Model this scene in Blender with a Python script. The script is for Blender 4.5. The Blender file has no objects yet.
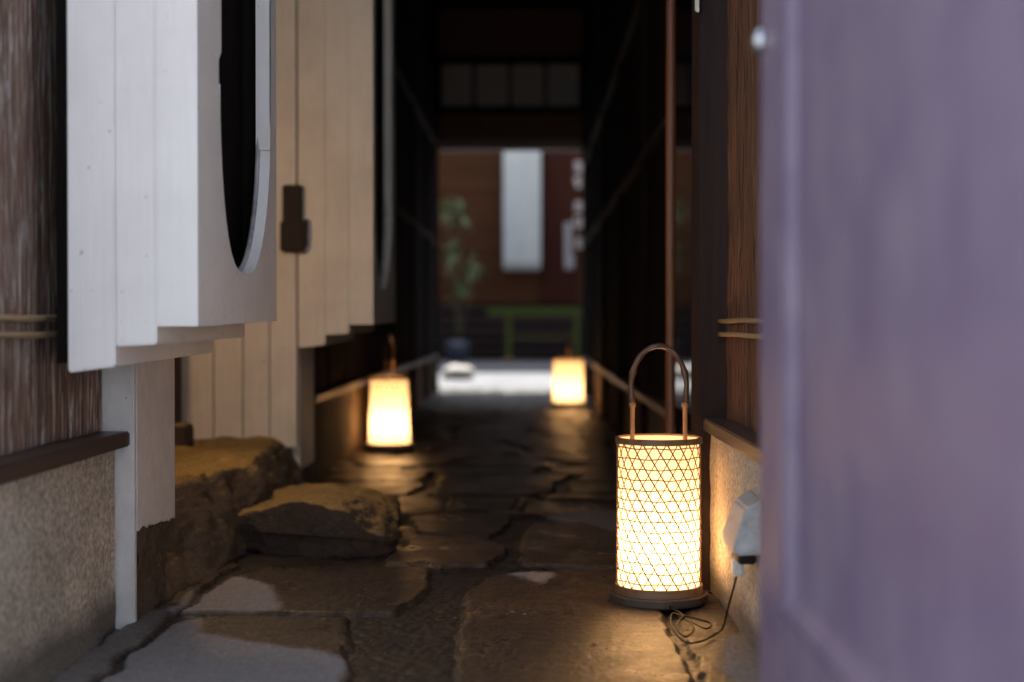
import bpy, bmesh, math, random
import numpy as np
from mathutils import Vector, Matrix, noise, Quaternion
R = math.radians
PI = math.pi
random.seed(7)
S = bpy.context.scene
COL = S.collection
CH = 0.667          # camera height
F = 1422.2          # focal length in pixels (50 mm on a 36 mm sensor)

# ------------------------------------------------------------------ helpers
def link(o, parent=None):
    COL.objects.link(o)
    if parent is not None:
        o.parent = parent
    return o

def tag(o, label=None, cat=None, group=None, kind=None):
    if label: o['label'] = label
    if cat: o['category'] = cat
    if group: o['group'] = group
    if kind: o['kind'] = kind
    elif label: o['kind'] = 'thing'
    return o

def empty(name, loc, label, cat, group=None):
    o = bpy.data.objects.new(name, None)
    o.empty_display_size = 0.05
    o.location = loc
    link(o)
    return tag(o, label, cat, group)

class MB:
    """collects shapes in WORLD coordinates; build() makes one mesh object"""
    def __init__(s): s.bm = bmesh.new()
    def box(s, x0, x1, y0, y1, z0, z1, bev=0.0, rot=None, piv=None):
        r = bmesh.ops.create_cube(s.bm, size=1)
        vs = r['verts']
        for v in vs:
            v.co = Vector(((x0+x1)/2+v.co.x*(x1-x0), (y0+y1)/2+v.co.y*(y1-y0), (z0+z1)/2+v.co.z*(z1-z0)))
        if rot is not None:
            p = Vector(piv if piv else ((x0+x1)/2, (y0+y1)/2, (z0+z1)/2))
            for v in vs: v.co = rot @ (v.co-p) + p
        if bev:
            es = list({e for v in vs for e in v.link_edges})
            bmesh.ops.bevel(s.bm, geom=es, offset=bev, segments=2, affect='EDGES', clamp_overlap=True)
        return s
    def tube(s, pts, rad, n=8, cap=True):
        pts = [Vector(p) for p in pts]
        rs = rad if isinstance(rad, (list, tuple)) else [rad]*len(pts)
        rings = []
        nrm = None
        for i, p in enumerate(pts):
            t = (pts[min(i+1, len(pts)-1)] - pts[max(i-1, 0)]).normalized()
            if nrm is None:
                a = Vector((0, 0, 1)) if abs(t.z) < .9 else Vector((1, 0, 0))
                nrm = t.cross(a).normalized()
            else:
                nrm = (nrm - t*nrm.dot(t)).normalized()
            b = t.cross(nrm)
            rings.append([s.bm.verts.new(p + (nrm*math.cos(2*PI*k/n)+b*math.sin(2*PI*k/n))*rs[i]) for k in range(n)])
        for a, b in zip(rings, rings[1:]):
            for k in range(n):
                s.bm.faces.new((a[k], a[(k+1) % n], b[(k+1) % n], b[k]))
        if cap:
            s.bm.faces.new(rings[0][::-1]); s.bm.faces.new(rings[-1])
        return s
    def lathe(s, c, prof, n=48, closed=False):
        """prof: list of (r,z)"""
        c = Vector(c); rings = []
        for r, z in prof:
            if r < 1e-5:
                rings.append([s.bm.verts.new(c+Vector((0, 0, z)))])
            else:
                rings.append([s.bm.verts.new(c+Vector((r*math.cos(2*PI*k/n), r*math.sin(2*PI*k/n), z))) for k in range(n)])
        pr = list(zip(rings, rings[1:]))
        if closed: pr.append((rings[-1], rings[0]))
        for a, b in pr:
            for k in range(n):
                k2 = (k+1) % n
                if len(a) == 1 and len(b) == 1: continue
                if len(a) == 1: s.bm.faces.new((a[0], b[k2], b[k]))
                elif len(b) == 1: s.bm.faces.new((a[k], a[k2], b[0]))
                else: s.bm.faces.new((a[k], a[k2], b[k2], b[k]))
        return s
    def strip(s, path, nrm, w, t):
        """flat ribbon along path; nrm per point is the outward normal"""
        rings = []
        for i, p in enumerate(path):
            p = Vector(p); n_ = Vector(nrm[i]).normalized()
            tg = (Vector(path[min(i+1, len(path)-1)]) - Vector(path[max(i-1, 0)])).normalized()
            b = tg.cross(n_).normalized()
            rings.append([s.bm.verts.new(p + b*w/2), s.bm.verts.new(p + b*w/2 + n_*t),
                          s.bm.verts.new(p - b*w/2 + n_*t), s.bm.verts.new(p - b*w/2)])
        for a, b in zip(rings, rings[1:]):
            for k in range(4):
                s.bm.faces.new((a[k], a[(k+1) % 4], b[(k+1) % 4], b[k]))
        s.bm.faces.new(rings[0][::-1]); s.bm.faces.new(rings[-1])
        return s
    def build(s, name, mat, parent=None, smooth=False, org=None):
        bmesh.ops.recalc_face_normals(s.bm, faces=s.bm.faces[:])
        if org is None:
            org = Vector(parent.matrix_basis.translation) if parent is not None and parent.parent is None else None
        if parent is not None and org is None: org = Vector((0, 0, 0))
        if org is None:
            xs = [v.co for v in s.bm.verts]
            org = Vector((sum(v.x for v in xs)/len(xs), sum(v.y for v in xs)/len(xs), min(v.z for v in xs)))
        org = Vector(org)
        for v in s.bm.verts: v.co -= org
        me = bpy.data.meshes.new(name)
        s.bm.to_mesh(me); s.bm.free()
        me.materials.append(mat)
        if smooth:
            me.polygons.foreach_set('use_smooth', [True]*len(me.polygons))
        o = bpy.data.objects.new(name, me)
        if parent is None: o.location = org
        return link(o, parent)

# ------------------------------------------------------------------ materials
def newmat(name):
    m = bpy.data.materials.new(name); m.use_nodes = True
    nt = m.node_tree; nt.nodes.clear()
    out = nt.nodes.new('ShaderNodeOutputMaterial')
    p = nt.nodes.new('ShaderNodeBsdfPrincipled')
    nt.links.new(p.outputs[0], out.inputs[0])
    return m, nt, p, out

def tex(nt, scale=(1, 1, 1), nscale=5, detail=5, rough=.6, kind='noise', dist=0):
    tc = nt.nodes.new('ShaderNodeTexCoord'); mp = nt.nodes.new('ShaderNodeMapping')
    mp.inputs['Scale'].default_value = scale
    nt.links.new(tc.outputs['Object'], mp.inputs[0])
    if kind == 'noise':
        n = nt.nodes.new('ShaderNodeTexNoise')
        n.inputs['Detail'].default_value = detail; n.inputs['Roughness'].default_value = rough
        n.inputs['Distortion'].default_value = dist
    else:
        n = nt.nodes.new('ShaderNodeTexVoronoi')
    n.inputs['Scale'].default_value = nscale
    nt.links.new(mp.outputs[0], n.inputs['Vector'])
    return n.outputs[0]

def ramp(nt, src, stops):
    r = nt.nodes.new('ShaderNodeValToRGB')
    e = r.color_ramp.elements
    while len(e) < len(stops): e.new(.5)
    for el, (p, c) in zip(e, stops):
        el.position = p; el.color = (*c, 1) if len(c) == 3 else c
    nt.links.new(src, r.inputs[0])
    return r.outputs[0]

def mixc(nt, fac, a, b, mode='MIX'):
    m = nt.nodes.new('ShaderNodeMix'); m.data_type = 'RGBA'; m.blend_type = mode
    for s_, v in ((0, fac), (6, a), (7, b)):
        if hasattr(v, 'node'): nt.links.new(v, m.inputs[s_])
        elif isinstance(v, (int, float)): m.inputs[s_].default_value = v
        else: m.inputs[s_].default_value = (*v, 1)
    return m.outputs[2]

def bump(nt, p, src, strength, dist=.01, prev=None):
    b = nt.nodes.new('ShaderNodeBump'); b.inputs['Strength'].default_value = strength
    b.inputs['Distance'].default_value = dist
    nt.links.new(src, b.inputs['Height'])
    if prev is not None: nt.links.new(prev, b.inputs['Normal'])
    nt.links.new(b.outputs[0], p.inputs['Normal'])
    return b.outputs[0]

def painted_wood(name, base, dirt, grime=.35, rough=.6, iso=False):
    m, nt, p, _ = newmat(name)
    g = tex(nt, (8, 8, 6) if iso else (40, 40, 1.5), 3, 6, .65)
    b = tex(nt, (1, 1, 1), 4, 6, .6)
    c = mixc(nt, ramp(nt, g, [(.35, (0, 0, 0)), (.75, (grime, grime, grime))]), base, dirt)
    c = mixc(nt, ramp(nt, b, [(.45, (0, 0, 0)), (.8, (grime, grime, grime))]), c, tuple(x*.55 for x in dirt))
    spk = tex(nt, (1, 1, 1), 55, 2, .5)
    c = mixc(nt, ramp(nt, spk, [(.70, (0, 0, 0)), (.76, (.5, .5, .5))]), c, tuple(x*.35 for x in dirt))
    nt.links.new(c, p.inputs['Base Color'])
    p.inputs['Roughness'].default_value = rough
    n1 = bump(nt, p, g, .25, .004)
    bump(nt, p, b, .15, .01, n1)
    return m

def wood(name, c1, c2, rough=.5, axis=2, b=.3, sc=30, spec=.5):
    m, nt, p, _ = newmat(name)
    s_ = [sc, sc, sc]; s_[axis] = sc/18
    g = tex(nt, tuple(s_), 1.5, 7, .65, dist=.4)
    c = ramp(nt, g, [(.3, c1), (.7, c2)])
    nt.links.new(c, p.inputs['Base Color'])
    r = ramp(nt, g, [(.2, (rough*.8,)*3), (.8, (min(1, rough*1.25),)*3)])
    nt.links.new(r, p.inputs['Roughness'])
    p.inputs['Specular IOR Level'].default_value = spec
    bump(nt, p, g, b, .004)
    return m

def weathered(name, c1, c2, c3, thr=.55, b=1.0):
    """worn old timber: brown with pale broken streaks and cracks"""
    m, nt, p, _ = newmat(name)
    g = tex(nt, (95, 95, 7), 1.0, 8, .7, dist=.7)
    g2 = tex(nt, (30, 30, 1.6), 1.3, 6, .6, dist=.5)
    c = ramp(nt, g2, [(.3, c1), (.65, c2)])
    mask = ramp(nt, g, [(thr, (0, 0, 0)), (thr+.10, (1, 1, 1))])
    c = mixc(nt, mask, c, c3)
    crack = ramp(nt, tex(nt, (60, 60, 2.2), 1.6, 5, .7, dist=1.2), [(.36, (0, 0, 0)), (.42, (1, 1, 1))])
    c = mixc(nt, crack, tuple(x*.2 for x in c1), c)
    nt.links.new(c, p.inputs['Base Color'])
    p.inputs['Roughness'].default_value = .75
    n1 = bump(nt, p, g, b*.7, .006)
    n2 = bump(nt, p, g2, b, .02, n1)
    bump(nt, p, crack, b, .01, n2)
    return m

def plaster(name, c1, c2, grain=330, stain=None, b=.7):
    m, nt, p, _ = newmat(name)
    g = tex(nt, (1, 1, 1), grain, 3, .6)
    v = tex(nt, (1, 1, 1), grain*.55, kind='vor')
    l = tex(nt, (1, 1, 1), 3.5, 6, .6)
    c = ramp(nt, g, [(.32, c1), (.68, c2)])
    c = mixc(nt, ramp(nt, v, [(.0, (.35, .35, .35)), (.35, (0, 0, 0))]), c, tuple(x*.45 for x in c1))
    c = mixc(nt, ramp(nt, l, [(.35, (0, 0, 0)), (.75, (.5, .5, .5))]), c, tuple(x*.55 for x in c1))
    if stain is not None:
        tc = nt.nodes.new('ShaderNodeNewGeometry'); sp = nt.nodes.new('ShaderNodeSeparateXYZ')
        nt.links.new(tc.outputs['Position'], sp.inputs[0])
        ad = nt.nodes.new('ShaderNodeMath'); ad.operation = 'MULTIPLY_ADD'
        nt.links.new(l, ad.inputs[0]); ad.inputs[1].default_value = -.07
        nt.links.new(sp.outputs[2], ad.inputs[2])
        mk = ramp(nt, ad.outputs[0], [(.0, (.85, .85, .85)), (.06, (0, 0, 0))])
        c = mixc(nt, mk, c, stain)
    nt.links.new(c, p.inputs['Base Color'])
    p.inputs['Roughness'].default_value = .92
    n1 = bump(nt, p, g, b, .004)
    bump(nt, p, l, .3, .02, n1)
    return m

def rockmat(name, top, side, patch):
    m, nt, p, _ = newmat(name)
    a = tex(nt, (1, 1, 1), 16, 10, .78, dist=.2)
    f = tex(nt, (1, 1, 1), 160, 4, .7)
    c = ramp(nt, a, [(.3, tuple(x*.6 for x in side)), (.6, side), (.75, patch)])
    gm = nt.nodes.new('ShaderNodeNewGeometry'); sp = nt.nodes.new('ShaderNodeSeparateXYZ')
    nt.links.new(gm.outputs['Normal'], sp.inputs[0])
    mk = ramp(nt, sp.outputs[2], [(.62, (0, 0, 0)), (.88, (1, 1, 1))])  # up-facing parts take the top colour, with warm light from above put in
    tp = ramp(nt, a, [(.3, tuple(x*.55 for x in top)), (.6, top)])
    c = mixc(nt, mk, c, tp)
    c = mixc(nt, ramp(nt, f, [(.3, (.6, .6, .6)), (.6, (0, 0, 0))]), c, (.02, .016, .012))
    nt.links.new(c, p.inputs['Base Color'])
    p.inputs['Roughness'].default_value = .85
    p.inputs['Specular IOR Level'].default_value = .2
    n1 = bump(nt, p, a, .8, .02)
    bump(nt, p, f, .6, .003, n1)
    return m

def plain(name, c, rough=.5, metal=0, spec=.5, nz=.25, nscale=40):
    m, nt, p, _ = newmat(name)
    n = tex(nt, (1, 1, 1), nscale, 5, .6)
    nt.links.new(ramp(nt, n, [(.3, tuple(x*(1-nz) for x in c)), (.7, tuple(min(1, x*(1+nz)) for x in c))]), p.inputs['Base Color'])
    p.inputs['Roughness'].default_value = rough
    p.inputs['Metallic'].default_value = metal
    p.inputs['Specular IOR Level'].default_value = spec
    bump(nt, p, n, .15, .002)
    return m

mt = {}
mt['white'] = painted_wood('white_paint', (.84, .82, .82), (.64, .59, .56), .22)
mt['cream'] = painted_wood('cream_paint', (.72, .66, .58), (.50, .42, .34), .4)
mt['post_white'] = painted_wood('stained_white_paint', (.78, .76, .77), (.55, .50, .48), .5, .75, iso=True)
mt['dark'] = wood('dark_timber', (.009, .006, .005), (.022, .014, .011), .9, spec=.04)
mt['black'] = wood('black_timber', (.006, .005, .005), (.014, .011, .010), .9, spec=.04)
mt['column'] = wood('brown_column_timber', (.018, .011, .010), (.042, .026, .022), .6, sc=14, spec=.12)
mt['orange'] = wood('polished_cedar', (.14, .05, .02), (.22, .08, .035), .4)
mt['sill'] = wood('sill_timber', (.035, .024, .020), (.075, .05, .042), .4, axis=1)
mt['rail'] = wood('rail_timber', (.10, .065, .045), (.17, .11, .08), .4, axis=1)
mt['dark_rail'] = wood('dark_rail_timber', (.03, .022, .018), (.05, .036, .03), .6, axis=1, spec=.1)
mt['clad'] = weathered('weathered_timber', (.10, .055, .036), (.24, .135, .09), (.58, .54, .51), .51, .9)
mt['bark'] = weathered('rough_cracked_timber', (.08, .03, .015), (.20, .085, .04), (.22, .12, .07), .62, 1.3)
mt['bamboo'] = wood('bamboo', (.26, .17, .09), (.42, .30, .17), .4, axis=1)
mt['plaster'] = plaster('coarse_plaster', (.28, .24, .19), (.80, .72, .60), grain=95, b=1.0, stain=(.07, .065, .055))
mt['dado'] = plaster('brown_dado_plaster', (.12, .08, .05), (.20, .135, .085), grain=200)
mt['stone_top'] = rockmat('lit_top_rock', (.48, .32, .11), (.17, .125, .09), (.30, .23, .17))
mt['stone_step'] = rockmat('lit_top_step_rock', (.48, .32, .13), (.085, .062, .048), (.19, .145, .115))
mt['metal'] = plain('dark_iron', (.018, .010, .008), .6, 0, .2)
mt['grey_plastic'] = plain('grey_plastic', (.40, .40, .41), .5)
mt['white_plastic'] = plain('white_plastic', (.62, .60, .55), .4)
mt['cord'] = plain('black_cord', (.006, .005, .005), .5, spec=.25)
mt['steel'] = plain('nail_steel', (.55, .58, .62), .25, 1)
mt['court_wood'] = wood('red_brown_boards', (.055, .023, .011), (.10, .042, .020), .9, axis=0, sc=6, spec=.05)
mt['court_dark'] = wood('dark_slats', (.045, .03, .03), (.08, .055, .045), .9, axis=0, sc=8, spec=.05)
mt['maroon'] = plain('maroon_cloth', (.05, .017, .011), .9, spec=.05)
mt['cloth'] = plain('white_cloth', (.50, .50, .48), .9, nz=.08, nscale=4)
mt['green'] = plain('green_paint', (.065, .08, .018), .8, spec=.1)
mt['leaf'] = plain('leaf_green', (.15, .20, .09), .5)
mt['stem'] = plain('leaf_stem', (.09, .08, .04), .7)
mt['pot'] = plain('glazed_pot', (.05, .06, .08), .25)
mt['glyph'] = plain('pale_lettering', (.55, .46, .42), .6)
mt['tile'] = plain('roof_tile', (.05, .05, .055), .6)
mt['paper_pane'] = plain('grey_pane', (.42, .40, .40), .5)

def glass_mat():
    m, nt, p, _ = newmat('dark_door_glass')
    p.inputs['Base Color'].default_value = (.01, .01, .011, 1)
    p.inputs['Roughness'].default_value = .04
    p.inputs['IOR'].default_value = 1.5
    return m
mt['glass'] = glass_mat()
mt['end_panel'] = wood('brown_end_panel', (.10, .045, .03), (.17, .08, .05), .7, axis=0, sc=12)
mt['lintel'] = wood('worn_lintel', (.20, .14, .12), (.36, .27, .24), .5, axis=0, sc=12)

def leaf_paint():
    m, nt, p, _ = newmat('lavender_gate_paint')
    g = tex(nt, (60, 60, 1.2), 2, 6, .6)
    b = tex(nt, (1, 1, 1), 7, 5, .6)
    c = ramp(nt, g, [(.3, (.135, .10, .15)), (.7, (.235, .19, .26))])
    c = mixc(nt, ramp(nt, b, [(.36, (0, 0, 0)), (.72, (.75, .75, .75))]), c, (.10, .07, .14))
    nt.links.new(c, p.inputs['Base Color'])
    p.inputs['Roughness'].default_value = .36
    bump(nt, p, g, .3, .004)
    return m
mt['gate'] = leaf_paint()

def paper():
    """lantern paper: thin, lets the bulb through, softly glowing"""
    m, nt, p, out = newmat('lantern_paper')
    nt.nodes.remove(p)
    n = tex(nt, (1, 1, 1), 30, 6, .7)
    col = ramp(nt, n, [(.3, (.86, .76, .60)), (.7, (.95, .88, .76))])
    tr = nt.nodes.new('ShaderNodeBsdfTranslucent'); df = nt.nodes.new('ShaderNodeBsdfDiffuse')
    em = nt.nodes.new('ShaderNodeEmission')
    nt.links.new(col, tr.inputs[0]); nt.links.new(col, df.inputs[0])
    em.inputs[0].default_value = (1.0, .50, .18, 1); em.inputs[1].default_value = PAPER_E
    mx = nt.nodes.new('ShaderNodeMixShader'); mx.inputs[0].default_value = .45
    nt.links.new(tr.outputs[0], mx.inputs[1]); nt.links.new(df.outputs[0], mx.inputs[2])
    ad = nt.nodes.new('ShaderNodeAddShader')
    nt.links.new(mx.outputs[0], ad.inputs[0]); nt.links.new(em.outputs[0], ad.inputs[1])
    nt.links.new(ad.outputs[0], out.inputs[0])
    return m
PAPER_E = .26
BULB_W = 1.8
mt['paper'] = paper()
mt['weave'] = wood('split_bamboo_weave', (.09, .038, .015), (.17, .08, .035), .5, sc=20)
mt['rim'] = wood('lantern_rim', (.12, .06, .03), (.24, .13, .065), .5, axis=0, sc=20)
mt['base'] = wood('lantern_base', (.035, .024, .018), (.09, .06, .045), .5, axis=0, sc=20)
mt['handle'] = wood('smoked_bamboo', (.045, .022, .013), (.11, .052, .028), .35, sc=20)
mt['handle_light'] = wood('bamboo_upright', (.17, .085, .035), (.28, .15, .07), .5, sc=20)

# ------------------------------------------------------------------ flagstone path
def gp(px, py):
    """photo pixel -> point on the ground"""
    Y = F*CH/(py-323.0)
    return ((px-530.0)/F*Y, Y)

STONES = [
 [(459,770),(452,657),(454,636),(462,614),(467,588),(489,575),(540,570),(612,568),(650,580),(673,628),(700,690),(735,770)],
 [(177,613),(393,613),(421,596),(435,577),(428,567),(330,565),(270,566),(222,578)],
 [(350,617),(352,640),(349,660),(353,770),(-40,770),(103,678),(132,651),(172,621),(205,616)],
 [(-130,770),(30,690),(105,634),(150,608),(205,575),(236,556),(240,566),(205,586),(170,620),(131,649),(102,676),(30,735),(-60,790)],
 [(398,548),(380,562),(440,565),(490,563),(511,553),(508,545),(480,537),(415,535)],
 [(406,515),(416,531),(493,535),(506,527),(516,517),(504,512),(450,511)],
 [(520,538),(522,563),(615,566),(720,575),(720,530),(578,521),(530,523)],
 [(521,512),(620,528),(720,526),(720,500),(560,499),(524,500)],
 [(450,508),(514,509),(518,497),(456,495)],
 [(392,513),(444,509),(449,498),(395,495)],
 [(340,513),(388,513),(392,496),(350,494)],
 [(675,619),(701,684),(740,760),(900,800),(800,660),(718,592),(690,590)],
]
DRY_LIT = [
 ([(165,613),(190,595),(235,577),(250,581),(266,587),(279,594),(283,603),(272,611)], 1.0),
 ([(163,626),(195,621),(203,634),(238,641),(290,650),(328,654),(345,664),(335,690),(300,770),(-60,790),(60,700),(112,668)], .9),  # partly dry stone, partly a lit area put into the colour
 ([(476,570),(500,567),(520,571),(550,573),(553,578),(543,584),(510,575)], 1.0),
 ([(545,516),(600,509),(628,511),(700,520),(700,536),(615,532),(580,522)], .55),
 ([(-100,760),(20,690),(110,632),(150,612),(176,610),(150,628),(100,670),(20,740)], .55),
 ([(716,640),(760,630),(800,700),(735,690)], .7),
]
def sdist(P, poly):
    """signed distance (inside +) of points P (n,2) to polygon"""
    n = len(poly); d = np.full(len(P), 1e9); ins = np.zeros(len(P), bool)
    for i in range(n):
        a = np.array(poly[i]); b = np.array(poly[(i+1) % n])
        ab = b-a; t = np.clip(((P-a)@ab)/(ab@ab+1e-12), 0, 1)
        q = a+t[:, None]*ab
        d = np.minimum(d, np.hypot(P[:, 0]-q[:, 0], P[:, 1]-q[:, 1]))
        c = (a[1] > P[:, 1]) != (b[1] > P[:, 1])
        with np.errstate(divide='ignore', invalid='ignore'):
            xi = (b[0]-a[0])*(P[:, 1]-a[1])/(b[1]-a[1]+1e-12)+a[0]
        ins ^= c & (P[:, 0] < xi)
    return np.where(ins, d, -d)

def path():
    xs = np.arange(-1.45, .66, .006)
    ys = np.concatenate([np.arange(1.9, 2.5, .02), np.arange(2.5, 4.8, .006), np.arange(4.8, 7, .012), np.arange(7, 14.5, .025)])
    X, Y = np.meshgrid(xs, ys)
    P = np.stack([X.ravel(), Y.ravel()], 1)
    N = len(P)
    wob = np.zeros((N, 2)); fine = np.zeros(N); mid = np.zeros(N)
    for i in range(N):
        x, y = P[i]
        v = Vector((x*9, y*9, 0)); w = Vector((x*38, y*38, 3))
        a = noise.noise(v); b = noise.noise(v+Vector((50, 9, 2)))
        c = noise.noise(w); e = noise.noise(w+Vector((5, 70, 2)))
        wob[i] = (.016*a+.006*c, .016*b+.006*e)
        fine[i] = c
        mid[i] = noise.noise(Vector((x*3, y*3, 8)))
        if y < 5: fine[i] = .6*c+1.0*noise.noise(Vector((x*85, y*45, 1)))
    Q = P+wob
    best = np.full(N, -1.0); sid = np.zeros(N)
    rng = np.random.RandomState(4)
    for k, st in enumerate(STONES):
        d = sdist(Q, [gp(*p) for p in st])
        m = d > best
        sid[m] = rng.rand() if True else 0
        best = np.maximum(best, d)
    # farther paving: jittered cells
    seeds = []
    yy = 4.95
    row = 0
    while yy < 15:
        xx = -1.9 + rng.rand()*.3
        while xx < 1.0:
            if not (yy < 5.35 and -.8 < xx < .45 and False):
                seeds.append((xx+rng.randn()*.05, yy+rng.randn()*.05))
            xx += .38+rng.rand()*.30
        yy += .33+rng.rand()*.12
    seeds = np.array(seeds)
    far = Q[:, 1] > 4.95
    idx = np.where(far & (best < 0))[0]
    ds = np.hypot((Q[idx, None, 0]-seeds[None, :, 0])*.8, (Q[idx, None, 1]-seeds[None, :, 1])*1.25)
    od = np.argsort(ds, 1)[:, :2]
    d1 = ds[np.arange(len(idx)), od[:, 0]]; d2 = ds[np.arange(len(idx)), od[:, 1]]
    dv = (d2-d1)*.5-.014
    dv = np.minimum(dv, (Q[idx, 1]-4.97))
    best[idx] = np.maximum(best[idx], dv)
    rs = rng.rand(len(seeds)); sid[idx] = np.where(dv > -1, rs[od[:, 0]], sid[idx])
    d = best-.004
    t = np.clip(d/.010, 0, 1); prof = t*t*(3-2*t)
    inside = d > 0
    h = np.where(inside, -.015+.013*prof, -.015+.003*fine)
    h += np.where(inside, (sid-.5)*.006+.0025*mid+.0013*fine, .003*mid)
    dry_lit = np.zeros(N)
    for poly, w in DRY_LIT:
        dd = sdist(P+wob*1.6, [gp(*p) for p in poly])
        dry_lit = np.maximum(dry_lit, w*np.clip(dd/.024+.5+.25*fine, 0, 1))
    dry_lit *= np.where(inside, 1, .35)
    me = bpy.data.meshes.new('path')
    nx, ny = len(xs), len(ys)
    co = np.stack([P[:, 0], P[:, 1], h], 1).astype(np.float32)
    i0 = (np.arange(ny-1)[:, None]*nx+np.arange(nx-1)[None, :]).ravel()
    fc = np.stack([i0, i0+1, i0+nx+1, i0+nx], 1).astype(np.int32)
    me.vertices.add(N); me.vertices.foreach_set('co', co.ravel())
    me.loops.add(fc.size); me.loops.foreach_set('vertex_index', fc.ravel())
    me.polygons.add(len(fc)); me.polygons.foreach_set('loop_start', np.arange(0, fc.size, 4, dtype=np.int32))
    me.polygons.foreach_set('loop_total', np.full(len(fc), 4, dtype=np.int32))
    me.update(); me.validate()
    me.polygons.foreach_set('use_smooth', np.ones(len(fc), bool))
    for nm, arr in (('dry_lit', dry_lit), ('tone', sid), ('stone', np.clip(d/.01, 0, 1))):
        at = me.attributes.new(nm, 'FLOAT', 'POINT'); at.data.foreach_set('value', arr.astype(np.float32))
    m, nt, p, _ = newmat('wet_flagstone')
    def att(n_):
        a = nt.nodes.new('ShaderNodeAttribute'); a.attribute_name = n_; return a.outputs['Fac']
    f = tex(nt, (1, .36, 1), 120, 5, .8)
    l = tex(nt, (1, 1, 1), 6, 7, .65)
    med = tex(nt, (1, .45, 1), 42, 5, .7)
    wet = ramp(nt, f, [(.38, (.006, .0045, .0035)), (.5, (.027, .020, .015)), (.60, (.125, .094, .068))])
    wet = mixc(nt, ramp(nt, l, [(.35, (0, 0, 0)), (.7, (.6, .6, .6))]), wet, (.028, .024, .022))
    tone = ramp(nt, att('tone'), [(0, (.65, .65, .68)), (.5, (1, .93, .86)), (1, (1.3, 1.18, 1.05))])
    wet = mixc(nt, 1.0, wet, tone, 'MULTIPLY')
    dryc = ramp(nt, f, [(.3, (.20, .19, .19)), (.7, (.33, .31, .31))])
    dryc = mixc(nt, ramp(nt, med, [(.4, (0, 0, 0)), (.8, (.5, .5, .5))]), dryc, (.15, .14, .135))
    joint = ramp(nt, med, [(.3, (.014, .012, .011)), (.7, (.040, .034, .030))])
    c = mixc(nt, att('dry_lit'), wet, dryc)
    c = mixc(nt, att('stone'), joint, c)
    nt.links.new(c, p.inputs['Base Color'])
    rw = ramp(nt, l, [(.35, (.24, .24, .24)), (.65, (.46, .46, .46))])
    rgh = mixc(nt, att('dry_lit'), rw, (.9, .9, .9))
    nt.links.new(rgh, p.inputs['Roughness'])
    p.inputs['Specular IOR Level'].default_value = .45
    n1 = bump(nt, p, f, .75, .003)
    n2 = bump(nt, p, med, .45, .006, n1)
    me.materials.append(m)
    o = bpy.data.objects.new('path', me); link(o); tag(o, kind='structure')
    return o
path()

# wide ground under everything
g = MB(); s_ = 400
g.bm.faces.new([g.bm.verts.new(v) for v in ((-s_, -s_, -.06), (s_, -s_, -.06), (s_, s_, -.06), (-s_, s_, -.06))])
m_ground = plaster('street_asphalt', (.045, .045, .047), (.075, .073, .07), grain=60)
tag(g.build('ground', m_ground, org=(0, 0, -.06)), kind='structure')

# pale street paving added unseen behind the camera to bounce sun onto the boards
mb = MB()
for i in range(-9, 10):
    for j in range(12):
        o_ = .45*(j % 2)
        mb.box(i*.9+.006+o_, i*.9+.894+o_, 1.85-(j+1)*.9+.006, 1.85-j*.9-.006, -.055, -.004, .004)
m_street = plaster('bounce_paving', (.46, .45, .43), (.60, .59, .57), grain=40)
tag(mb.build('street', m_street), kind='structure')

# ------------------------------------------------------------------ entrance walls, both sides
def boards(mb, axis, a0, a1, cuts, fixed0, fixed1, z0, z1, gap=.004, bev=.003, jit=0):
    e = [a0]+list(cuts)+[a1]
    for i, (p, q) in enumerate(zip(e, e[1:])):
        j = random.uniform(-jit, jit)
        if axis == 'y': mb.box(fixed0, fixed1+j, p+gap/2, q-gap/2, z0, z1, bev)
        else: mb.box(p+gap/2, q-gap/2, fixed0+j, fixed1, z0, z1, bev)

lw = empty('entrance_wall', (-.97, 2.3, 0), 'weathered brown timber wall on the left over a coarse tan plaster base', 'wall')
mb = MB(); boards(mb, 'y', 2.1, 3.147, [2.22, 2.5, 2.715, 2.93], -1.08, -.95, .427, 3.9, jit=.003)
mb.build('cladding', mt['clad'], lw)
mb = MB()
vs = {}
nz_, ny_ = 40, 150
for i in range(ny_+1):
    for k in range(nz_+1):
        y = 2.1+1.04*i/ny_; z = -.03+.435*k/nz_
        d = .003*noise.noise(Vector((0, y*14, z*14)))
        if z < .07: d += .02*((.07-z)/.07)**2*min(1, max(0, (3.10-y)/.2))          # little cement toe at the foot
        vs[i, k] = mb.bm.verts.new((-.921+d, y, z))
for i in range(ny_):
    for k in range(nz_):
        mb.bm.faces.new((vs[i, k], vs[i+1, k], vs[i+1, k+1], vs[i, k+1]))
mb.box(-1.08, -.928, 2.1, 3.14, -.03, .40)
mb.build('plaster_base', mt['plaster'], lw, smooth=False)
mb = MB(); mb.box(-1.0, -.888, 2.1, 3.143, .394, .427, .003)
mb.build('sill', mt['sill'], lw)
for z in (.676, .645):
    mb = MB(); pts = []
    for i in range(24):
        y = 2.15+.98*i/23
        pts.append((-.941, y, z+.0010*math.sin(i*.8+z*40)))
    mb.tube(pts, [.0065+.0012*(i % 6 == 0) for i in range(24)], 8)
    mb.build('bamboo_strip', mt['bamboo'], lw, True)

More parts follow.
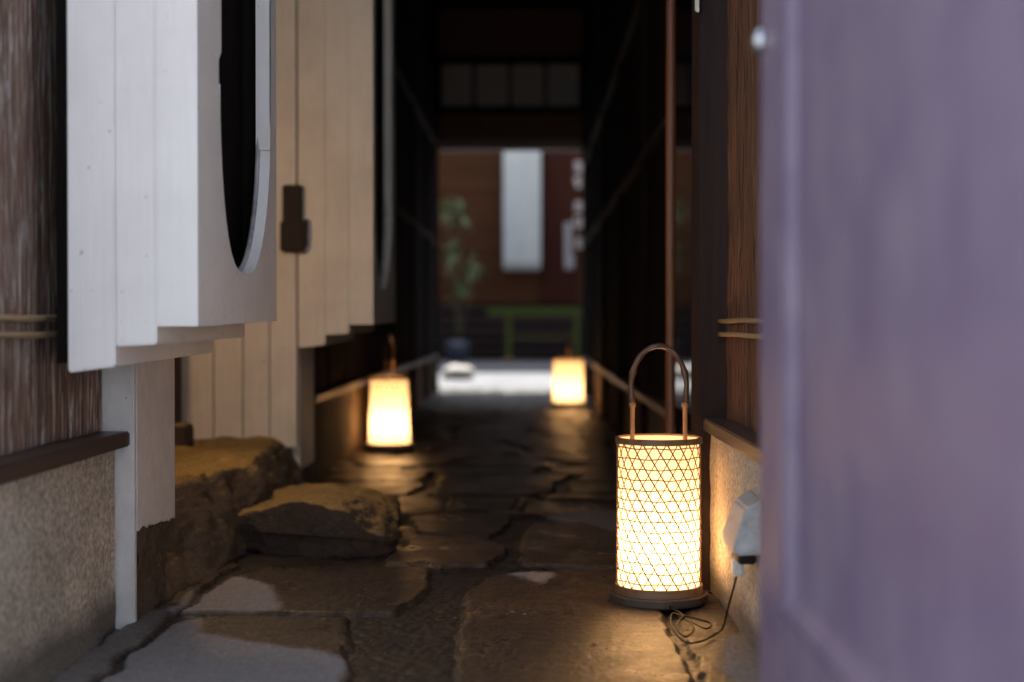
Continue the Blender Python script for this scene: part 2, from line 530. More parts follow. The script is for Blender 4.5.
rw = empty('entrance_wall', (.52, 2.9, 0), 'rough cracked brown timber wall on the right over lamplit coarse plaster', 'wall')
mb = MB()
for i in range(101):
    pass
vs = {}
ny_, nz_ = 90, 420
for i in range(ny_+1):
    for k in range(nz_+1):
        y = 2.14+1.478*i/ny_; z = .427+3.4*k/nz_
        d = .007*noise.noise(Vector((3, y*35, z*4)))+.004*noise.noise(Vector((9, y*110, z*14)))
        vs[i, k] = mb.bm.verts.new((.50-d, y, z))
for i in range(ny_):
    for k in range(nz_):
        mb.bm.faces.new((vs[i, k], vs[i+1, k], vs[i+1, k+1], vs[i, k+1]))
mb.box(.51, .70, 2.14, 3.618, .427, 3.9)
mb.build('cladding', mt['bark'], rw)
mb = MB()
vs = {}
ny_, nz_ = 110, 34
for i in range(ny_+1):
    for k in range(nz_+1):
        y = 2.14+1.478*i/ny_; z = -.03+.43*k/nz_
        d = .003*noise.noise(Vector((5, y*14, z*14)))
        vs[i, k] = mb.bm.verts.new((.459-d, y, z))
for i in range(ny_):
    for k in range(nz_):
        mb.bm.faces.new((vs[i, k], vs[i+1, k], vs[i+1, k+1], vs[i, k+1]))
mb.box(.467, .70, 2.14, 3.618, -.03, .40)
mb.build('plaster_base', mt['plaster'], rw)
mb = MB(); mb.box(.440, .56, 2.14, 3.618, .394, .427, .003)
mb.build('sill', mt['sill'], rw)
for z in (.672, .639):
    mb = MB(); pts = []
    for i in range(20):
        y = 2.2+1.42*i/19
        pts.append((.485-.004*(i == 19), y, z+.0008*math.sin(i*.9+z*30)))
    mb.tube(pts, .006, 8)
    mb.build('bamboo_strip', mt['bamboo'], rw, True)

# brown column closing the right wall
mb = MB(); mb.box(.43, .72, 3.622, 3.80, -.03, 3.9, .004)
o = mb.build('wooden_column', mt['column'])
tag(o, 'plain dark brown square column just behind the biggest lantern', 'column')
mb = MB(); mb.box(.4165, .4235, 3.600, 3.616, 1.455, 1.75, .001)
mb.box(.419, .426, 3.596, 3.603, 1.45, 1.72, .001)
mb.box(.424, .430, 3.603, 3.625, 1.60, 1.62)
o = mb.build('hanging_tag', mt['white_plastic'])
tag(o, 'narrow pale strip hanging high on the dark brown column', 'tag')

# ------------------------------------------------------------------ white layered screens with a tall oval cut-out
def slot_sheet(mb, x0, x1, Y0, Y1, z0, z1, hole):
    """sheet in the Y-Z plane between x0 and x1 with a hole (list of (y,z))"""
    bm = mb.bm
    outer = [(Y0, z0), (Y1, z0), (Y1, z1), (Y0, z1)]
    def ring(x, pts): return [bm.verts.new((x, y, z)) for y, z in pts]
    for x in (x0, x1):
        a = ring(x, outer); b = ring(x, hole)
        es = [bm.edges.new((r[i], r[(i+1) % len(r)])) for r in (a, b) for i in range(len(r))]
        bmesh.ops.triangle_fill(bm, use_beauty=True, edges=es)
        if x == x0: A0, B0 = a, b
        else: A1, B1 = a, b
    for P_, Q_ in ((A0, A1), (B0, B1)):
        n = len(P_)
        for i in range(n):
            bm.faces.new((P_[i], P_[(i+1) % n], Q_[(i+1) % n], Q_[i]))

def oval(ya, yb, zb, zt, step):
    """long slot with a rounded bottom and top; step = small notch as in the photo"""
    pts = []; cy = (ya+yb)/2; r = (yb-ya)/2
    hb = r*1.35
    for i in range(21):
        t = PI+PI*i/20
        cc = math.cos(t); pts.append((cy+r*(cc if cc > 0 else -abs(cc)**.6), zb+hb+hb*math.sin(t)))
    pts += [(yb, 1.085), (yb-step, 1.086)]
    for i in range(21):
        t = PI*i/20
        pts.append((cy+(r-step)*math.cos(t), zt-hb+hb*math.sin(t)))
    pts += [(ya+step, 1.22), (ya-step, 1.20), (ya-step, 1.15), (ya, 1.11)]
    # order fix: left side currently uses ya+step at top
    return pts

def screen(label, y0, y1, ya, yb, xs, mat, zb):
    """three boxed layers, each narrower one standing proud of the last; xs = their faces"""
    t = empty('layered_screen', (-.878, y0, .57), label, 'screen', 'layered boarded screens with a tall oval opening')
    top = 3.0; x0, x1, x2, x3 = xs
    def layer(name, xa, xb_, za, zb_, za2, ya_=y0):
        mb = MB(); mb.box(xa, xb_, ya_, y1, za, top, .0035)
        for v in mb.bm.verts:
            if v.co.z < za+.05:
                u = (v.co.x-xa)/(xb_-xa); w = (v.co.y-ya_)/(y1-ya_)
                v.co.z += (zb_-za)*u+(za2-zb_)*w
        mb.build(name, mat, t)
    layer('back_layer', x0, x1-.001, .572, .584, .594)
    layer('middle_layer', x1, x2-.001, .622, .626, .631)
    mb = MB(); slot_sheet(mb, x3-.033, x3, y0+.07, y1, .661, top, oval(ya, yb, zb, 2.35, .012))
    for v in mb.bm.verts:
        if abs(v.co.z-.661) < .001: v.co.z += .012*(v.co.y-y0-.07)/(y1-y0)
    o_ = mb.build('front_layer', mat, t)
    mb = MB(); mb.box(x2, x3, y0+.001, y0+.0698, .661, top); mb.box(x2, x3-.034, y0+.070, ya-.06, .664, top); mb.build('end_block', mat, t)
    mb = MB(); mb.box(x2+.001, x2+.006, ya-.055, y1-.004, .675, top-.05); mb.box(x2+.008, x3-.036, yb+.012, yb+.030, .675, top-.05); mb.build('dark_backing', mt['black'], t)  # black sheets stand in for the darkness of the hollow
    mb = MB(); pts = []; cy = (ya+yb)/2; r = (yb-ya)/2; hb = r*1.35
    for i in range(11):
        a = PI*1.5+PI/2*i/10
        pts.append((x3-.029, cy+(r-.004)*math.cos(a), zb+hb+(hb-.004)*math.sin(a)))
    pts += [(x3-.029, yb-.004, z) for z in (zb+hb+.1, 1.10)]
    mb.tube(pts, .006, 8); mb.build('inner_lip', mt['steel_lip'], t, True)
    mb = MB(); mb.box(x0-.027, x0-.001, y0+.02, y1-.03, .59, top); mb.build('shadow_strip', mt['black'], t)  # dark strip added for the shadow band beside the boards
    return t
mt['steel_lip'] = plain('worn_grey_lip', (.34, .34, .35), .4, nz=.5, nscale=18)
screen('near white layered boards on the left, brightly daylit at the end, with black oval opening', 2.69, 3.53, 2.89, 3.45, (-.878, -.787, -.708, -.630), mt['white'], .775)
screen('farther cream layered boards down the alley with a narrow dark oval opening', 5.375, 6.25, 5.46, 6.11, (-.878, -.774, -.684, -.593), mt['cream'], .80)

# white plastered post under the near screen
mb = MB()
mb.box(-.985, -.881, 3.150, 3.172, -.02, .64, .003)
bm = mb.bm
# side cheek with a ragged lower edge where the paint stops on the rock
lo = []
for i in range(25):
    y = 3.172+.335*i/24
    lo.append((y, .205-.02*i/24+.012*noise.noise(Vector((y*30, 1, 1)))+.008*noise.noise(Vector((y*90, 4, 1)))))
fr = [bm.verts.new((-.8795, y, z)) for y, z in lo]+[bm.verts.new((-.8795, 3.507, .64)), bm.verts.new((-.8795, 3.172, .64))]
bk = [bm.verts.new((-.985, v.co.y, v.co.z)) for v in fr]
bm.faces.new(fr); bm.faces.new(bk[::-1])
for i in range(len(fr)):
    j = (i+1) % len(fr); bm.faces.new((fr[i], bk[i], bk[j], fr[j]))
pw = mb.build('painted_post', mt['post_white'], org=(-.93, 3.33, 0)); o = pw
fb = MB(); vs = {}
for i in range(61):
    for k in range(41):
        y = 3.1725+.37*i/60; z = -.03+.262*k/40
        d = .010*noise.noise(Vector((2, y*9, z*9)))+.006*noise.noise(Vector((7, y*40, z*40)))+.003*noise.noise(Vector((7, y*110, z*110)))
        vs[i, k] = fb.bm.verts.new((-.8835+d-.012*max(0, (z-.19)/.04)-.05*(i/60)**6, y, z))
for i in range(60):
    for k in range(40): fb.bm.faces.new((vs[i, k], vs[i+1, k], vs[i+1, k+1], vs[i, k+1]))
for v in fb.bm.verts: v.co -= Vector(pw.location)
fo = fb.build('stone_footing', mt['stone_top'], None, True, org=(0, 0, 0)); fo.parent = pw
tag(o, 'stained white painted post standing at the end of the coarse plaster wall', 'post')

# cream boarded wall across the recess
cw = empty('boarded_wall', (-1.2, 5.4, .2), 'cream vertical board wall facing out above the long golden-topped stone', 'wall')
mb = MB(); boards(mb, 'x', -1.62, -.882, [-1.50, -1.335, -1.20, -1.088, -.986], 5.372, 5.43, .195, 3.3, .005, .003, .001)
mb.build('board', mt['cream'], cw)
mb = MB(); mb.box(-.975, -.8815, 5.432, 5.79, .10, 3.3, .003)
mb.build('corner_board', mt['cream'], cw)
mb = MB(); mb.box(-.929, -.857, 5.326, 5.371, 1.045, 1.185, .006); mb.box(-.937, -.845, 5.318, 5.371, .935, 1.050, .006)
mb.box(-.847, -.836, 5.322, 5.36, .955, 1.058, .003)
o = mb.build('latch', mt['metal'], cw); o['label'] = 'dark brown iron latch block'

# recess shell
mb = MB(); mb.box(-1.75, -1.62, 3.20, 5.42, -.05, 3.9); mb.box(-1.75, -1.0, 3.152, 3.19, .0, 3.9)
o = mb.build('recess_wall', mt['dark']); tag(o, 'dark timber wall at the back of the left recess behind the white post', 'wall')
mb = MB(); mb.box(-1.285, -1.235, 4.98, 5.03, .31, 3.3, .004)
o = mb.build('timber_stud', mt['column']); tag(o, 'thin dark timber post standing on a block between white post and cream boards', 'post')

# ------------------------------------------------------------------ rocks
def rock(name, lo, hi, mat, seed, label, cat, amp=.03, power=4.0, cuts=40, squash=None, tilt=0, facets=0):
    mb = MB(); bm = mb.bm
    bmesh.ops.create_cube(bm, size=2)
    bmesh.ops.subdivide_edges(bm, edges=bm.edges[:], cuts=cuts, use_grid_fill=True)
    c = (Vector(lo)+Vector(hi))/2; h = (Vector(hi)-Vector(lo))/2
    rg = random.Random(int(seed*100)); planes = []
    for _ in range(facets):
        n_ = Vector((rg.gauss(0, 1), rg.gauss(0, 1), rg.gauss(.25, .6))).normalized()
        planes.append((n_, rg.uniform(.74, .93)))
    for v in bm.verts:
        p = v.co
        l = (abs(p.x)**power+abs(p.y)**power+abs(p.z)**power)**(1/power)
        q = p/l
        for n_, dd in planes:
            s_ = q.dot(n_)-dd*(abs(n_.x)+abs(n_.y)+abs(n_.z))*.78
            if s_ > 0: q = q-n_*s_*.92
        w = Vector((q.x*h.x, q.y*h.y, q.z*h.z))
        s1 = Vector((seed, seed*2.3, seed*.7))
        d = noise.fractal(w*3.2+s1, 1.0, 2.0, 4)*amp + noise.fractal(w*14+s1, .9, 2.1, 5)*amp*.38 + noise.fractal(w*45+s1, .9, 2.1, 3)*amp*.10
        rd = noise.noise(w*6+s1*2)
        d += -abs(rd)*amp*.4
        n_ = Vector((q.x/h.x, q.y/h.y, q.z/h.z)).normalized()
        w2 = w+n_*d
        if squash: w2 = squash(w2, h)
        w2.z += tilt*w2.x
        v.co = c+w2
    o_ = mb.build(name, mat, smooth=True, org=(c.x, c.y, lo[2]))
    return tag(o_, label, cat)

def sq_long(w, h):
    # the side leans out toward the foot near the camera
    k = (h.z-w.z)/(2*h.z)
    if w.x > 0: w.x += .03*(1-k) * (w.y/h.y*.5+.5) - .01
    return w
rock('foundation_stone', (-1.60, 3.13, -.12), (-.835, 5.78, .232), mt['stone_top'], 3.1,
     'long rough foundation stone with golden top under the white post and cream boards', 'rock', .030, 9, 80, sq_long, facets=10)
def sq_step(w, h):
    # broad flat top, undercut sides, right end rounder
    if w.z > 0: w.z *= .9+.12*math.sin(w.x*9+1)
    if w.z < 0: w.x *= .96; w.y *= .93
    w.z -= max(0, (w.x/h.x-.55))*.05
    return w
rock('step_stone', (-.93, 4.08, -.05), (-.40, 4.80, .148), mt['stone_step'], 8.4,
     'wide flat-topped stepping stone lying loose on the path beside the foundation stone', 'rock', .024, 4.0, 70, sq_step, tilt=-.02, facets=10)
rock('base_block', (-1.32, 4.93, .19), (-1.20, 5.08, .315), mt['stone_step'], 5.5,
     'small dark stone block under the thin timber post in the left recess', 'rock', .006, 6, 14)

# ------------------------------------------------------------------ alley side walls
aw = empty('alley_wall', (-.92, 9.8, 0), 'dark timber wall along the left of the alley with brown plaster dado', 'wall')
mb = MB(); boards(mb, 'y', 5.79, 13.5, [6.4, 7.0, 7.62, 8.3, 9.1, 9.9, 10.8, 11.6, 12.5], -1.05, -.905, .37, 3.66, .012, .004, .004)
mb.build('timber_panel', mt['dark'], aw)
mb = MB(); mb.box(-1.05, -.915, 5.795, 13.5, -.05, .345); mb.build('dado', mt['dado'], aw)
for z in (.355, 1.436, 2.36):
    mb = MB(); mb.box(-.93, -.872, 5.80, 13.49, z-.018, z+.014, .004); mb.build('rail', mt['rail'] if z < 1 else mt['dark_rail'], aw)
for y in (9.1, 10.85, 12.4):
    mb = MB(); mb.box(-.912, -.884, y-.05, y+.05, -.03, 3.6, .004); mb.build('post', mt['dark'], aw)

bw = empty('alley_wall', (.55, 9.2, 0), 'dark timber wall along the right of the alley with lamplit lower rail', 'wall')
mb = MB(); boards(mb, 'y', 5.02, 13.2, [5.7, 6.45, 7.3, 8.1, 9.0, 9.9, 10.8, 11.7, 12.5], .525, .66, .35, 3.66, .012, .004, .004)
mb.build('timber_panel', mt['dark'], bw)
mb = MB(); mb.box(.535, .66, 3.81, 13.2, -.05, .322); mb.build('dado', mt['dado'], bw)
for z in (.337, 1.41, 2.15):
    mb = MB(); mb.box(.492, .54, 5.02, 13.19, z-.018, z+.014, .004); mb.build('rail', mt['rail'] if z < 1 else mt['dark_rail'], bw)
for y in (5.05, 6.45, 8.1, 9.95, 11.7, 13.1):
    mb = MB(); mb.box(.502, .530, y-.05, y+.05, -.03, 3.6, .004); mb.build('post', mt['dark'], bw)

gd = empty('sliding_door', (.52, 4.4, .3), 'tall dark glazed sliding door reflecting the courtyard, behind the thin orange pole', 'door')
mb = MB(); mb.box(.502, .512, 3.86, 4.96, .38, 2.4); mb.build('glass', mt['glass'], gd)
mb = MB(); mb.box(.497, .535, 3.81, 3.86, .325, 2.46, .003); mb.box(.497, .535, 4.96, 5.01, .325, 2.46, .003)
mb.box(.499, .535, 3.86, 4.96, .325, .38, .003); mb.box(.499, .535, 3.86, 4.96, 2.40, 2.46, .003)
mb.build('frame', mt['black'], gd)
mb = MB(); mb.box(.50, .66, 3.81, 5.01, 2.462, 3.66)
o = mb.build('door_header', mt['black'], gd)
mb = MB(); mb.tube([(.452, 4.58, z) for z in np.linspace(-.02, 3.6, 12)], [.0155+.0008*math.sin(i*2.1) for i in range(12)], 16)
o = mb.build('timber_pole', mt['orange'], smooth=True)
tag(o, 'thin smooth orange-brown pole rising floor to ceiling behind the biggest lantern', 'pole')

# lamp hung in the recess, out of sight behind the near screen, that lights the stones and cream boards
wl = empty('wall_lamp', (-1.10, 4.15, 1.15), 'small round lamp glowing in the left recess behind the white layered boards', 'lamp')
mb = MB(); mb.tube([(-1.62, 4.15, 1.30), (-1.35, 4.15, 1.36), (-1.10, 4.15, 1.30)], .008, 8); mb.box(-1.62, -1.605, 4.10, 4.20, 1.24, 1.36, .003); mb.build('bracket', mt['metal'], wl)
mb = MB(); mb.lathe((-1.10, 4.15, 1.12), [(0, .18), (.02, .178), (.05, .165), (.10, .10), (.098, .098), (.048, .155), (0, .165)], 32); mb.build('shade', mt['metal'], wl, True)
mb = MB(); mb.lathe((-1.10, 4.15, 1.14), [(0, 0), (.022, .006), (.036, .026), (.038, .045), (.03, .07), (.016, .10), (.014, .13), (0, .132)], 24)
m_, nt_, p_, _ = newmat('lamp_globe'); p_.inputs['Emission Color'].default_value = (1, .55, .22, 1); p_.inputs['Emission Strength'].default_value = 8
p_.inputs['Base Color'].default_value = (.8, .7, .5, 1); mb.build('globe', m_, wl, True)
ld = bpy.data.lights.new('lamp', 'POINT'); ld.energy = 4.6; ld.color = (1, .64, .36); ld.shadow_soft_size = .04
lo_ = bpy.data.objects.new('lamp', ld); lo_.location = (0, 0, -.06); link(lo_, wl)

# roof over the alley
mb = MB(); mb.box(-1.8, .9, 3.22, 13.75, 3.66, 3.80)
tag(mb.build('ceiling', mt['black']), kind='structure')
mb = MB(); mb.box(-1.06, .66, 3.0, 3.16, 3.30, 3.66, .01)
o = mb.build('entrance_beam', mt['dark']); tag(o, 'heavy dark beam over the alley entrance above the white screen', 'beam')

# end wall over the exit
ew = empty('exit_frame', (-.2, 13.6, 0), 'dark timber frame with four grey transom panes above the bright alley exit', 'doorway')
mb = MB(); mb.box(-1.15, -.878, 13.51, 13.66, -.03, 3.66, .004); mb.build('jamb', mt['black'], ew)
mb = MB(); mb.box(.50, .80, 13.21, 13.66, -.03, 3.66, .004); mb.build('jamb', mt['black'], ew)
mb = MB(); mb.box(-.877, .499, 13.50, 13.64, 2.31, 2.40, .006); mb.build('lintel', mt['lintel'], ew)
mb = MB(); mb.box(-.877, .499, 13.53, 13.60, 2.402, 2.66); mb.build('lower_panel', mt['end_panel'], ew)
mb = MB(); mb.box(-.877, .499, 13.50, 13.62, 2.662, 2.72, .004); mb.box(-.877, .499, 13.50, 13.62, 3.13, 3.19, .004)
for x in (-.86, -.53, -.19, .15, .485): mb.box(x-.016 if x > -.8 else x-.016, x+.014, 13.505, 13.60, 2.722, 3.128)
mb.build('transom_frame', mt['black'], ew)
for a, b in ((-.843, -.547), (-.515, -.207), (-.175, .133), (.165, .468)):
    mb = MB(); mb.box(a, b, 13.55, 13.565, 2.723, 3.127); mb.build('pane', mt['paper_pane'], ew)
mb = MB(); mb.box(-.877, .499, 13.54, 13.60, 3.192, 3.655); mb.build('upper_panel', mt['end_panel'], ew)
mb = MB(); mb.box(-4.5, -1.152, 13.70, 13.85, -.05, 4.0); mb.box(.802, 4.5, 13.70, 13.85, -.05, 4.0)
mb.box(-3, 3, 13.86, 15.55, 2.68, 2.76); mb.box(-3, 3, 13.67, 13.86, 2.68, 4.0)  # first box: unseen eave added to keep sun off the alley floor
o = mb.build('rear_wall', mt['dark']); tag(o, 'dark back wall of the alley building with added sun-blocking eave seen from the courtyard', 'wall')

# ------------------------------------------------------------------ courtyard beyond
m_court = plaster('pale_paving', (.09, .09, .09), (.27, .27, .275), grain=4)
mb = MB(); mb.box(-5, 5, 14.3, 19.6, -.055, .004, .004); tag(mb.build('courtyard', m_court), kind='structure')
m_strip = plaster('shade_grey_paving', (.16, .15, .15), (.27, .25, .25), grain=9)  # grey colour stands in for shade on the ground before the house
mb = MB(); mb.box(-5, 5, 19.62, 24.3, -.055, .03, .004); tag(mb.build('pavement', m_strip), kind='structure')

cb = empty('wooden_building', (0, 24.6, 0), 'reddish brown boarded house front across the courtyard beyond the exit', 'building')
mb = MB(); z = 1.0
while z < 6.7:  # unseen upper height added to keep sky light off the alley floor
    mb.box(-5, 5, 24.42, 24.50, z, z+.21, .006); z += .215
mb.box(-5, 5, 24.51, 24.7, 0, 6.85)
mb.build('board_wall', mt['court_wood'], cb)
mb = MB()
for k in range(5): mb.box(-5, 5, 24.28, 24.34, .14+.18*k, .22+.18*k, .006)
mb.build('slat_skirt', mt['court_dark'], cb)
mb = MB(); mb.box(-5, 5, 24.345, 24.415, .03, .99); mb.build('skirt_back', mt['black'], cb)
mb = MB(); mb.box(-5.3, 5.3, 23.6, 24.9, 6.86, 7.0, .02); mb.box(-5.3, 5.3, 23.75, 24.41, 4.25, 4.35, .02); mb.build('eave', mt['tile'], cb)
mb = MB(); mb.box(.20, .80, 24.33, 24.40, 1.0, 3.7, .01); mb.build('door', mt['maroon'], cb)
for sx in (-1, 1):
    mb = MB(); mb.box(sx*5.1-.1, sx*5.1+.1, 13.9, 24.4, -.05, 3.5)
    o = mb.build('courtyard_wall', mt['court_dark'])
    tag(o, 'dark board fence closing the %s side of the courtyard' % ('left' if sx < 0 else 'right'), 'fence')

def cloth(name, x0, x1, z0, z1, y, mat, label, cat, amp=.02):
    mb = MB(); bm = mb.bm; n, k = 24, 12; vs = {}
    for i in range(n+1):
        for j in range(k+1):
            u = i/n; w = j/k
            yy = y+amp*math.sin(u*9+w*1.5)*(1-.6*w)+.01*math.sin(u*23)
            for s in (0, 1):
                vs[i, j, s] = bm.verts.new((x0+(x1-x0)*u, yy+s*.004, z0+(z1-z0)*w))
    for i in range(n):
        for j in range(k):
            bm.faces.new((vs[i, j, 0], vs[i+1, j, 0], vs[i+1, j+1, 0], vs[i, j+1, 0]))
            bm.faces.new((vs[i, j, 1], vs[i, j+1, 1], vs[i+1, j+1, 1], vs[i+1, j, 1]))
    for i in range(n):
        for j in (0, k): bm.faces.new((vs[i, j, 0], vs[i+1, j, 0], vs[i+1, j, 1], vs[i, j, 1]))
    for j in range(k):
        for i in (0, n): bm.faces.new((vs[i, j, 0], vs[i, j+1, 0], vs[i, j+1, 1], vs[i, j, 1]))
    o_ = mb.build(name, mat, smooth=True)
    return tag(o_, label, cat)
cloth('hanging_banner', -.45, .18, 1.56, 3.62, 24.0, mt['cloth'], 'large plain white banner hanging on the reddish boards beyond the exit', 'banner')
cloth('hanging_banner', .58, .74, 1.56, 2.35, 23.9, plain('grey_cloth', (.36, .33, .33), .9), 'thin pale cloth strip hanging by the maroon door beyond the exit', 'banner', .01)

sg = empty('hanging_sign', (.80, 22.0, 1.7), 'narrow dark vertical sign with pale brush lettering at the right of the exit view', 'sign')
mb = MB(); mb.box(.64, .86, 22.0, 22.03, 1.72, 3.35, .004); mb.build('sign_board', mt['maroon'], sg)
random.seed(11)
for zc in (3.08, 2.84, 2.47, 2.22, 1.90):
    mb = MB()
    for q in range(3):
        z_ = zc+(.07-.065*q)+random.uniform(-.01, .01); hw = random.uniform(.04, .075)
        mb.box(.745-hw, .745+hw, 21.985, 21.998, z_-.012, z_+.012, .003, Matrix.Rotation(random.uniform(-.15, .15), 3, 'Y'))
    for q in range(2):
        x_ = .745+random.uniform(-.045, .045)
        mb.box(x_-.012, x_+.012, 21.982, 21.996, zc-.09, zc+.08, .003, Matrix.Rotation(random.uniform(-.35, .35), 3, 'Y'))
    mb.build('lettering', mt['glyph'], sg)

bn = empty('bench', (.06, 22.8, 0), 'green painted bench rail standing in front of the dark slats beyond the exit', 'bench')
mb = MB(); mb.box(-.68, .86, 22.6, 22.85, .79, .91, .01); mb.build('seat', mt['green'], bn)
for x in (-.34, .74):
    mb = MB(); mb.box(x-.045, x+.045, 22.62, 22.70, .03, .785, .006); mb.build('leg', mt['green'], bn)
mb = MB(); mb.box(-.29, .69, 22.64, 22.69, .42, .46, .005); mb.build('stretcher', mt['green'], bn)
mb = MB(); mb.box(-.42, -.26, 22.45, 22.60, .03, .12, .02)
o = mb.build('wooden_block', mt['handle_light']); tag(o, 'small tan wooden block on the ground at the foot of the green bench', 'block')

# potted palm-like plant
pp = empty('potted_plant', (-1.20, 23.0, .03), 'tall potted plant with pale green fan leaves at the left of the exit view', 'plant')
mb = MB(); mb.lathe((-1.17, 23.0, .03), [(0, 0), (.15, 0), (.20, .22), (.21, .36), (.19, .36), (.17, .30), (0, .30)], 24); mb.build('pot', mt['pot'], pp, True)
mb = MB(); lv = MB()
random.seed(3)
for (tx, tz) in ((-1.13, 2.42), (-1.27, 1.80), (-.96, 1.58), (-1.15, 1.2), (-1.34, 2.5)):
    mb.tube([(-1.17, 23.0, .3), ((tx-1.17)/2+.03, 23.0, tz*.55), (tx, 23.0, tz)], [.014, .010, .006], 6)
    for q in range(34):
        d = Vector((random.gauss(0, 1), random.gauss(0, .8), random.gauss(.1, .8))).normalized()
        L = random.uniform(.25, .42)
        a = Vector((tx, 23.0, tz)); b = a+d*L*.5+Vector((0, 0, .02)); c_ = a+d*L-Vector((0, 0, .07))
        sd = d.cross(Vector((0, 0, 1))).normalized()*.022
        v1 = [lv.bm.verts.new(p_) for p_ in (a-sd*.3, a+sd*.3, b+sd, b-sd)]
        lv.bm.faces.new(v1); v2 = lv.bm.verts.new(c_); lv.bm.faces.new((v1[3], v1[2], v2))
mb.build('stem', mt['stem'], pp, True); lv.build('foliage', mt['leaf'], pp)
rock('garden_stone', (-1.02, 16.6, -.04), (-.66, 16.95, .17), plain_rock := plain('pale_stone', (.36, .33, .29), .8), 2.2,
     'rounded pale stone by the left jamb in the sunny courtyard', 'rock', .03, 2.5, 14)

# ------------------------------------------------------------------ lanterns
def lantern(name, label, loc, r0, r1, zt, rot, hr=0.0):
    """r0 radius at the foot, r1 at the top"""
    L = empty(name, loc, label, 'lantern', 'paper lanterns standing along the alley')
    c = Vector(loc)
    def rad(z): return r0+(r1-r0)*(z-.03)/(zt-.03)
    def P_(a, z, e=0): 
        q = rad(z)+e
        return c+Vector((q*math.cos(a), q*math.sin(a), z))
    # base: worn octagonal-ish disc
    mb = MB(); n = 40; rb = r0+.016
    def rr(k): return rb*(1+.018*math.cos(8*2*PI*k/n))
    top = [mb.bm.verts.new(c+Vector((rr(k)*math.cos(2*PI*k/n), rr(k)*math.sin(2*PI*k/n), .022))) for k in range(n)]
    bot = [mb.bm.verts.new(c+Vector((rr(k)*.985*math.cos(2*PI*k/n), rr(k)*.985*math.sin(2*PI*k/n), .0))) for k in range(n)]
    mb.bm.faces.new(top); mb.bm.faces.new(bot[::-1])
    for k in range(n): mb.bm.faces.new((top[k], bot[k], bot[(k+1) % n], top[(k+1) % n]))
    o_ = mb.build('base', mt['base'], L)
    bv = o_.modifiers.new('bevel', 'BEVEL'); bv.width = .004; bv.segments = 3; bv.limit_method = 'ANGLE'
    # paper tube (open top)
    mb = MB(); n = 72; rows = [ .024+(zt-.028)*i/24 for i in range(25)]
    rings = []
    for z in rows:
        rings.append([mb.bm.verts.new(P_(2*PI*k/n, z, -.004+.0006*noise.noise(Vector((k*.4, z*18, 0))))) for k in range(n)])
    for a, b in zip(rings, rings[1:]):
        for k in range(n): mb.bm.faces.new((a[k], a[(k+1) % n], b[(k+1) % n], b[k]))
    mb.build('paper_shade', mt['paper'], L, True)
    # overlapping seam of the paper
    # hexagonal weave
    mb = MB(); N = 22; sp = 2*PI*r1/N; turns = (zt-.03)/math.tan(R(60))/(2*PI*r1); row = .5*(zt-.036)/(N*turns)
    z = .030+row; k = 0
    while z < zt-.012:
        pts = [P_(2*PI*i/64, z+.0012*math.sin(i*.7+k*2), -.0012) for i in range(65)]
        nn = [(p-c-Vector((0, 0, p.z-c.z))) for p in pts]
        mb.strip(pts, nn, .0027, .0009)
        z += row; k += 1
    turns = (zt-.03)/math.tan(R(60))/(2*PI*r1)
    for s in (-1, 1):
        for q in range(N):
            pts = []; nn = []
            for i in range(33):
                z_ = .030+(zt-.036)*i/32
                a = rot+2*PI*(q+.25*s)/N+s*2*PI*turns*i/32
                pts.append(P_(a, z_, -.0004 if s < 0 else -.0018)); nn.append(Vector((math.cos(a), math.sin(a), 0)))
            mb.strip(pts, nn, .0033 if s < 0 else .0023, .0009)
    mb.build('bamboo_weave', mt['weave'], L)
    # rims
    mb = MB(); q = rad(zt)
    mb.lathe(c, [(q-.003, zt-.014), (q+.0035, zt-.014), (q+.0038, zt), (q-.003, zt)], 64, True)
    mb.build('top_rim', mt['rim'], L, False)
    mb = MB(); q = rad(.03)
    mb.lathe(c, [(q-.003, .0225), (q+.0045, .0225), (q+.004, .042), (q-.003, .042)], 64, True)
    mb.build('foot_rim', mt['rim'], L, False)
    # handle: two bamboo uprights and a bent arch
    HD = Vector((math.cos(hr), math.sin(hr), 0)); hw = r1*.63; zs = zt+.078; h = MB()
    for s in (-1, 1):
        hd = MB()
        x = s*hw
        hd.tube([c+HD*x+Vector((0, 0, z_)) for z_ in (zt-.05, zt, zt+.03, zs-.008, zs-.004, zs+.002, zs+.006)], [.0055, .0055, .0056, .0058, .0085, .0085, .0066], 12)
        hd.build('handle_upright', mt['handle_light'], L, True)
    hwp = hw+.002
    pts = [c-HD*hwp+Vector((0, 0, zs+.004+.012*i)) for i in range(3)]
    ah = .612/.394*zt-zs-.03 if zt > .3 else .1
    ah = .218-.078-.03
    for i in range(1, 24):
        t = PI-PI*i/24
        pts.append(c+HD*(hwp*math.cos(t)*1.03)+Vector((0, .002*math.sin(i), zs+.03+ah*math.sin(t)**.9)))
    pts += [c+HD*hwp+Vector((0, 0, zs+.004+.012*i)) for i in (2, 1, 0)]
    rs = [.0066+.0018*(i in (5, 14, 23))+.0006*math.sin(i*1.7) for i in range(len(pts))]
    h.tube(pts, rs, 12); h.build('handle_arch', mt['handle'], L, True)
    # bulb holder and bulb
    mb = MB(); mb.lathe(c, [(0, .0225), (.02, .0225), (.02, .06), (.014, .075), (0, .076)], 20); mb.build('bulb_holder', mt['base'], L)
    ld = bpy.data.lights.new('bulb', 'POINT'); ld.energy = BULB_W; ld.color = (1, .61, .29); ld.shadow_soft_size = .022
    lo_ = bpy.data.objects.new('bulb', ld); lo_.location = (0, 0, .14); link(lo_, L)
    return L
lantern('paper_lantern', 'nearest and sharpest lit paper lantern with arched bamboo handle and hexagonal weave', (.309, 3.415, .0), .1015, .1005, .394, .1)
